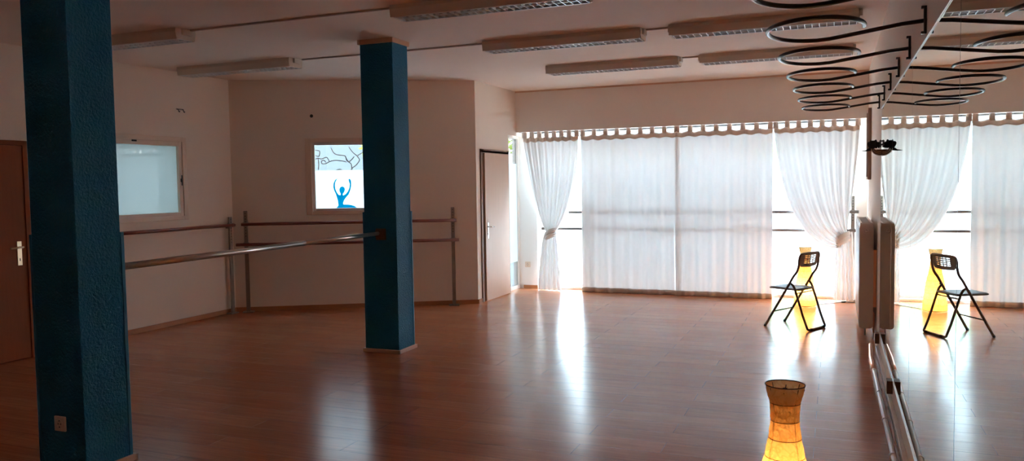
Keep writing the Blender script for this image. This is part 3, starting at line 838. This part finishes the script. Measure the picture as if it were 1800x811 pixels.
def bez(P, t):
    s = 1 - t
    return tuple(s ** 3 * P[0][i] + 3 * s * s * t * P[1][i] + 3 * s * t * t * P[2][i] + t ** 3 * P[3][i] for i in range(2))
def tied(label, x0, x1, ntab, PL, PR, tail_top, tail_bot, zb, seed, tiez, tiex, tie_w, tiey=0.0):
    cx = (x0 + x1) / 2
    c = thing('curtain', label, 'curtain', (cx, CY, 0))
    nf = 9
    def fn(u, v):
        P = [tuple(PL[k][i] + (PR[k][i] - PL[k][i]) * u for i in range(2)) for k in range(4)]
        x, z = bez(P, v)
        if v == 0: z += sag(u, ntab)
        amp = .010 + .020 * v ** 1.2
        if v > .85: amp *= 1 - (v - .85) / .15 * .35
        y = amp * fold(u, nf, seed) + .010 * noise.noise(Vector((u * 6, v * 4, seed))) - .02 * sin(pi * v) + tiey * v
        x += .006 * sin(u * nf * 2 * pi + seed + 1.0) * v
        return Vector((x - cx, y, z))
    f = MB(); f.open = True; f.grid(fn, 200, 70); f.build('cloth', M['curtain'], c)
    def fh(u, v):
        p = fn(u, 0); 
        return Vector((p.x, p.y - .004, 2.215 - .065 * v + sag(u, ntab)))
    f = MB(); f.open = True; f.grid(fh, 120, 3); f.build('heading_band', M['heading'], c, mods=[('solid', .003)])
    def ft(u, v):
        z = tail_top[2] + (zb - tail_top[2]) * v
        e = v ** .55
        xa = tail_top[0] + (tail_bot[0] - tail_top[0]) * e; xb = tail_top[1] + (tail_bot[1] - tail_top[1]) * e
        x = xa + (xb - xa) * u
        y = (.026 + .012 * v) * fold(u, 4.5, seed + 1) + .012 * noise.noise(Vector((u * 4, v * 5, seed))) + tiey
        x += .010 * noise.noise(Vector((u * 3, v * 6, seed + 5)))
        return Vector((x - cx, y, z))
    f = MB(); f.open = True; f.grid(ft, 110, 40); f.build('gathered_tail', M['curtain'], c)
    # knot of cloth
    f = MB()
    for q in range(7):
        pts = []; rad = []
        for k in range(25):
            a = 2 * pi * k / 24
            pts.append((tiex - cx + (tie_w + .006 * sin(q * 2.1)) * cos(a), tiey + (.042 + .004 * q % .01) * sin(a), tiez + (q - 3) * .014 + .016 * sin(a * 1 + q * .5) + .03 * cos(a)))
        f.tube(pts[:-1], .012 + .003 * (q % 3), 8, closed=True)
    f.build('tie_knot', M['curtain'], c)
    curt_tabs(c, x0, x1, ntab)
    return c
tied('tied-back white curtain by the pillar with the socket', -4.57, -3.725, 8,
     [(-4.56, 2.165), (-4.47, 1.65), (-4.36, 1.10), (-4.235, .86)], [(-3.735, 2.165), (-3.745, 1.5), (-3.93, 1.02), (-4.085, .86)],
     (-4.235, -4.09, .85), (-4.37, -4.01), .01, 2.2, .82, -4.16, .075)
tied('tied-back white curtain beside the radiator, hanging in a wide swag', -1.115, -.085, 8,
     [(-1.105, 2.165), (-1.02, 1.25), (-.72, .62), (-.30, .675)], [(-.095, 2.165), (-.13, 1.6), (-.19, 1.2), (-.225, .93)],
     (-.36, -.17, .88), (-.37, -.14), .012, 3.7, .80, -.265, .06, .01)

# ================================================================= FOLDING CHAIR
ch = thing('folding_chair', 'folding metal chair with slotted back standing before the far paper lamp', 'chair', (-.743, 8.84, 0), radians(153.08))
# local: +x forward, y lateral. near (camera) side = +y
hw = .195
def curve(pts, n=6):
    out = []; P = [Vector(p) for p in pts]; P = [P[0]] + P + [P[-1]]
    for i in range(1, len(P) - 2):
        for k in range(n):
            t = k / n; a, b_, c_, d_ = P[i - 1], P[i], P[i + 1], P[i + 2]
            out.append(.5 * ((2 * b_) + (-a + c_) * t + (2 * a - 5 * b_ + 4 * c_ - d_) * t * t + (-a + 3 * b_ - 3 * c_ + d_) * t ** 3))
    out.append(P[-2]); return out
top = []
side = [(.24, .012), (.15, .165), (.06, .315), (-.02, .45), (-.075, .545), (-.115, .60), (-.135, .66), (-.140, .715), (-.145, .745)]
pts = [(s, hw, z) for s, z in side] + [(-.150, hw - .015, .772), (-.156, hw - .05, .782), (-.165, 0, .785), (-.156, -hw + .05, .782), (-.150, -hw + .015, .772)] + [(s, -hw, z) for s, z in side[::-1]]
f = MB(); f.tube(curve(pts, 5), .0125, 12); fr = f.build('main_frame', M['chair'], ch)
rear = [(-.035, .475), (-.055, .462), (-.078, .43), (-.10, .37), (-.13, .28), (-.175, .145), (-.215, .045), (-.226, .02)]
hr = hw - .018
pts = [(s, hr, z) for s, z in rear] + [(-.232, hr - .02, .0125), (-.233, hr - .05, .0115), (-.233, -hr + .05, .0115), (-.232, -hr + .02, .0125)] + [(s, -hr, z) for s, z in rear[::-1]]
f = MB(); f.tube(curve(pts, 5), .0118, 12); rf = f.build('rear_frame', M['chair'], ch)
f = MB(); f.tube([(.148, hw, .168), (.148, -hw, .168)], .007, 10); f.build('crossbar', M['chair'], ch)
f = MB(); f.tube([(-.10, hr, .375), (-.10, -hr, .375)], .006, 10); f.build('crossbar', M['chair'], ch)
for y in (hw, -hw):
    f = MB(); f.tube([(.247, y, 0), (.238, y, .022)], .014, 12); f.build('rubber_foot', M['rubber'], ch)
for y in (hr - .055, -hr + .055):
    f = MB(); f.tube([(-.233, y - .02, .0125), (-.233, y + .02, .0125)], .0128, 12); f.build('rubber_foot', M['rubber'], ch)
for y in (hw, -hw):
    f = MB(); f.tube([(-.036, y + .012, .474), (-.036, y - .03, .474)], .008, 10); f.build('hinge_bolt', M['chair'], ch)
# seat
f = MB()
outline = []
for (cx, cy, r, a0) in ((.175, .115, .045, 0), (-.085, .135, .025, 90), (-.085, -.135, .025, 180), (.175, -.115, .045, 270)):
    for k in range(7):
        a = radians(a0 + 90 * k / 6); outline.append((cx + r * cos(a), cy + r * sin(a)))
bmx = bmesh.new()
def zs(x): return .418 + .012 * (x + .1)
rings = []
for sc_, dz in ((1.0, -.018), (1.02, -.008), (1.0, 0.0), (.93, .003), (.6, -.004), (.25, -.007)):
    rings.append([bmx.verts.new((.045 + (x - .045) * sc_, y * sc_, zs(x) + dz)) for x, y in outline])
bmx.faces.new(rings[0][::-1])
for A, B in zip(rings, rings[1:]):
    for k in range(len(A)):
        bmx.faces.new((A[k], A[(k + 1) % len(A)], B[(k + 1) % len(A)], B[k])).smooth = True
bmx.faces.new(rings[-1]); f.merge(bmx); st = f.build('seat', M['seat'], ch)
f = MB(); f.tube([(.045 + (x - .045) * 1.02, y * 1.02, zs(x) - .011) for x, y in outline], .0085, 8, closed=True); f.build('seat_rim', M['chair'], st)
# slotted back
nu, nv = 44, 15
def backf(u, v):
    y = (u - .5) * 2 * (hw - .006); e = abs(u - .5) * 2
    zb_ = .640 + .050 * max(0, e - .80) / .2 + .012 * e ; zt_ = .782 - .02 * max(0, e - .85) / .15
    z = zb_ + (zt_ - zb_) * v
    s = -.125 - (z - .64) * .17 - .018 * (1 - e * e)
    return Vector((s, y, z))
def skip(i, j):
    return (9 <= i < 35) and (i not in (15, 22, 28)) and (4 <= j <= 12) and (j % 2 == 0)
f = MB(); f.grid(backf, nu, nv, skip=skip); f.build('backrest', M['chair_back'], ch, mods=[('solid', .007)])

# ================================================================= PAPER LAMPS
def make_paper_lamp(detail=True):
    L = thing('paper_lamp', 'x', 'floor lamp')
    prof_pts = [(.130, .012), (.128, .06), (.120, .16), (.108, .27), (.092, .37), (.072, .45), (.060, .515), (.053, .575), (.055, .625), (.062, .67), (.077, .718)]
    def R(z):
        for (r0, z0), (r1, z1) in zip(prof_pts, prof_pts[1:]):
            if z0 <= z <= z1:
                t = (z - z0) / (z1 - z0); return r0 + (r1 - r0) * t
        return prof_pts[0][0] if z < .02 else prof_pts[-1][0]
    bands = [.075, .145, .215, .287, .358, .430, .503, .575, .647]
    f = MB(); f.open = True
    def fn(u, v):
        z = .012 + .706 * v; a = 2 * pi * u
        r = sum(R(min(.718, max(.012, z + d_))) for d_ in (-.03, -.015, 0, .015, .03)) / 5
        bd = min(abs(z - b_) for b_ in bands + [.012, .718]); r += .0018 * min(1, bd / .03)
        r += .0022 * noise.noise(Vector((cos(a) * 9, sin(a) * 9, z * 38))) + .0012 * noise.noise(Vector((cos(a) * 25, sin(a) * 25, z * 90)))
        return Vector((r * cos(a), r * sin(a), z))
    f.grid(fn, 96, 130); f.build('paper_shade', M['paper'], L)
    f = MB()
    for z in bands:
        r = sum(R(z + d_) for d_ in (-.03, -.015, 0, .015, .03)) / 5 + .0004
        f.tube([(r * cos(2 * pi * k / 48), r * sin(2 * pi * k / 48), z) for k in range(48)], .0013, 6, closed=True)
    for (r, z) in ((.0765, .719), (.130, .012)):
        f.tube([(r * cos(2 * pi * k / 48), r * sin(2 * pi * k / 48), z) for k in range(48)], .0022, 6, closed=True)
    for k in range(4):
        a = pi / 4 + pi / 2 * k
        f.tube([(R(.012 + .7 * t / 24) * .985 * cos(a), R(.012 + .7 * t / 24) * .985 * sin(a), .012 + .7 * t / 24) for t in range(25)], .0014, 6)
    f.build('wire_frame', M['wire'], L)
    f = MB(); f.tube([(-.075, .0, .70), (0, 0, .698), (.075, 0, .70)], .0018, 6).tube([(0, -.075, .70), (0, 0, .698), (0, .075, .70)], .0018, 6).cyl((0, 0, .69), (0, 0, .704), .009)
    f.build('spider', M['wire'], L)
    f = MB(); f.lathe([(0, 0), (.075, 0), (.078, .006), (.03, .012), (.012, .016), (.012, .11), (.018, .115), (.018, .16), (0, .16)], 24); f.build('lamp_base', M['wire'], L)
    m, nt, out = (None, None, None)
    f = MB(); g = bmesh.new(); bmesh.ops.create_uvsphere(g, u_segments=20, v_segments=12, radius=.028)
    for v in g.verts: v.co.z = v.co.z * 1.25 + .195
    for fc in g.faces: fc.smooth = True
    f.merge(g); f.build('bulb', M['bulb'], L)
    return L
def bulb_mat(strength, c):
    m, nt, out = nt_new('glowing_bulb'); e = nt.nodes.new('ShaderNodeEmission'); e.inputs[0].default_value = (*c, 1); e.inputs[1].default_value = strength
    nt.links.new(e.outputs[0], out.inputs['Surface']); return m
M['bulb'] = bulb_mat(210.0, (1.0, .56, .22))
pl1 = make_paper_lamp()
pl1.location = (-.55, 3.325, 0); pl1['label'] = 'glowing waisted paper floor lamp nearest the camera'; pl1['group'] = 'paper floor lamps'
pl2 = copy_tree(pl1); pl2.location = (-.705, 10.34, 0); pl2['label'] = 'glowing paper floor lamp behind the folding chair by the window'
pl2.rotation_euler = (0, 0, .6)
cb = thing('lamp_cord', 'grey lamp cord with inline switch on the floor by the far paper lamp', 'cord', (-.45, 10.6, 0))
f = MB(); raw = [(-.125, -.2, .008), (-.10, -.14, .005), (0, -.02, .004), (.05, .03, .004), (.12, .10, .004), (.17, .14, .005)]
f.tube(curve(raw, 8), .0032, 8); f.build('cable', M['cable'], cb)
raw = [(.20, .15, .005), (.25, .13, .005), (.31, .16, .005), (.30, .20, .005), (.22, .19, .009), (.24, .15, .009), (.33, .14, .005), (.38, .18, .005)]
f = MB(); f.tube(curve(raw, 8), .0032, 8); f.build('cable', M['cable'], cb)
f = MB(); f.box(-.03, .03, -.013, .013, 0, .018, .006, Matrix.Translation((.185, .145, .0)) @ Matrix.Rotation(.7, 4, 'Z')); f.build('switch', M['rubber'], cb)

# ================================================================= OUTSIDE
struct('ground', MB().prism([(-30, 11.3), (20, 11.3), (20, 40), (-30, 40)], -.3, -.03).prism([(-30, -10), (-7.5, -10), (-7.5, 7.96), (-4.8, 9.46), (-4.8, 11.3), (-30, 11.3)], -.3, -.03), M['pave'])
bd = thing('building', 'pale grey building with dark beam seen through the gaps between the curtains', 'building', (0, 24, 0))
f = MB(); f.box(-9, 14, 0, 6, -.03, 2.55).box(-9, 14, 0, 6, 3.3, 5.2); f.build('wall', M['facade'], bd)
MB().box(-9, 14, -.06, .02, 2.95, 3.3, .01).build('beam', M['darkbeam'], bd)
MB().box(-9, 14, -.02, .1, 2.55, 2.95).build('window_band', M['bluepanel'], bd)
f = MB(); f.box(-9.4, 14.4, -.5, 6.4, 5.2, 5.45, .02); f.build('roof', M['darkbeam'], bd)
bh = thing('building', 'grey slate-clad building seen through the dancer window', 'building', (-20, 20, 0), radians(25))
f = MB(); f.box(-9, 9, 0, 6, -.03, 5.5); f.build('wall', M['facade2'], bh)
for x in (-5, 2.3):
    f = MB(); f.box(x, x + 1.2, -.04, .02, 1.6, 3.0, .01); f.build('window', M['bluepanel'], bh)
MB().box(-9.3, 9.3, -.4, 6.2, 5.5, 5.8, .02).build('roof', M['darkbeam'], bh)
def tree(name, loc, h, rad, n, leaf, mat, label, cat='tree', trunk=.12, zc=None, sq=.7):
    T = thing(name, label, cat, loc)
    f = MB(); f.tube([(0, 0, -.03), (.05, .02, h * .3), (-.03, .05, h * .7)], trunk, 10, radii=[trunk, trunk * .8, trunk * .4])
    for k in range(5):
        a = k * 1.3; f.tube([(0, 0, h * .45), (rad * .4 * cos(a), rad * .4 * sin(a), h * .65), (rad * .7 * cos(a), rad * .7 * sin(a), h * .8)], .04, 6, radii=[trunk * .4, trunk * .25, trunk * .1])
    f.build('trunk', M['bark'], T)
    f = MB(); f.open = True; zc = zc or h * .75
    for k in range(n):
        while True:
            p = Vector((random.uniform(-1, 1), random.uniform(-1, 1), random.uniform(-1, 1)))
            if .25 < p.length < 1: break
        p = Vector((p.x * rad, p.y * rad, zc + p.z * rad * sq))
        a = Vector((random.gauss(0, 1), random.gauss(0, 1), random.gauss(0, 1))).normalized(); b_ = a.orthogonal().normalized()
        s_ = leaf * random.uniform(.6, 1.2)
        f.quad(p - a * s_, p + b_ * s_ * .5, p + a * s_, p - b_ * s_ * .5)
    f.build('foliage', mat, T)
    return T
tree('tree', (-8.7, 16.2, 0), 3.6, 1.8, 4200, .10, M['leaf_y'], 'yellow-green tree seen through the narrow window beside the beech door')
tree('tree', (-7.4, 12.6, 0), 3.6, .95, 900, .10, M['leaf_g'], 'green tree outside the dancer window')
tree('bush', (-1.6, 19.5, 0), 2.4, 1.1, 2200, .08, M['leaf_g'], 'green bush seen in the gap right of the straight curtains', 'bush', zc=1.7, trunk=.05)
# twisted branch hanging outside the dancer window
tb = thing('twisted_branch', 'bare twisted branch hanging just outside the dancer window', 'branch'); tb.matrix_world = BM_
def spx(x, y): return (1.008 + ((530 + x / 4.505) - 555) * .00725, 2.067 - ((220 + y / 4.505) - 255) * .00712)
lines = [[(560,150),(510,185),(470,210),(430,240),(445,270),(420,310),(385,340),(378,370),(405,372),(385,380)],
         [(378,368),(330,372),(290,388),(250,380),(220,370)], [(290,388),(275,350),(255,360),(285,345),(310,362)],
         [(430,240),(400,215),(380,190),(365,165)], [(385,340),(380,305),(345,275),(335,240),(280,230),(245,215),(220,170)],
         [(335,240),(360,285),(385,270),(405,245)], [(345,290),(310,280),(255,275),(210,285),(180,300),(150,300),(145,280),(165,272),(180,290)],
         [(210,285),(190,250),(150,262),(120,255),(100,262)], [(100,190),(135,200),(130,240),(105,235)], [(120,255),(125,300),(120,350)]]
for q, ln in enumerate(lines):
    f = MB(); P = []
    for (x, y) in ln:
        s_, z_ = spx(x, y); P.append((s_, .34 + .05 * sin(s_ * 9 + q), z_))
    f.tube(curve(P, 5), .006, 6, radii=None if q else None)
    for v in f.bm.verts: pass
    f.build('twig' if q else 'main_stem', M['bark'], tb)

# ================================================================= WORLD
wd = bpy.data.worlds.new('sky'); scn.world = wd; wd.use_nodes = True
nt = wd.node_tree; nt.nodes.clear()
out = nt.nodes.new('ShaderNodeOutputWorld'); bg = nt.nodes.new('ShaderNodeBackground')
tc = nt.nodes.new('ShaderNodeTexCoord'); sp = nt.nodes.new('ShaderNodeSeparateXYZ'); cr = nt.nodes.new('ShaderNodeValToRGB')
nt.links.new(tc.outputs['Generated'], sp.inputs[0]); nt.links.new(sp.outputs['Z'], cr.inputs['Fac'])
cr.color_ramp.elements[0].position = 0.0; cr.color_ramp.elements[0].color = (.88, .95, 1.0, 1)
cr.color_ramp.elements[1].position = .8; cr.color_ramp.elements[1].color = (.66, .82, 1.0, 1)
nt.links.new(cr.outputs['Color'], bg.inputs['Color']); bg.inputs['Strength'].default_value = 14.0
nt.links.new(bg.outputs[0], out.inputs['Surface'])

# ================================================================= CAMERA
f_, pi_, ro, ya = 1406.64, .0568813, -.0151002, .3845122
fw = Vector((-sin(ya), cos(ya), 0)); R0 = Vector((cos(ya), sin(ya), 0)); UP = Vector((0, 0, 1))
F = fw * cos(pi_) - UP * sin(pi_); U0 = fw * sin(pi_) + UP * cos(pi_)
Rr = R0 * cos(ro) + U0 * sin(ro); Uu = -R0 * sin(ro) + U0 * cos(ro)
cam = bpy.data.cameras.new('camera'); co = bpy.data.objects.new('camera', cam); col.objects.link(co)
co.matrix_world = Matrix(((Rr.x, Uu.x, -F.x, -.369), (Rr.y, Uu.y, -F.y, 0), (Rr.z, Uu.z, -F.z, 1.53), (0, 0, 0, 1)))
cam.sensor_width = 36; cam.lens = f_ / 1800 * 36; cam.clip_start = .05; cam.clip_end = 200
scn.camera = co

vs = scn.view_settings
scn.display_settings.display_device = 'sRGB'
vs.view_transform = 'Standard'; vs.look = 'None'; vs.gamma = 1; vs.exposure = 1.10; vs.use_curve_mapping = False
cy = scn.cycles
cy.max_bounces = 14; cy.diffuse_bounces = 8; cy.glossy_bounces = 6; cy.transmission_bounces = 8; cy.transparent_max_bounces = 12
cy.sample_clamp_indirect = 8; cy.use_denoising = True; cy.caustics_reflective = True; cy.blur_glossy = 0.3
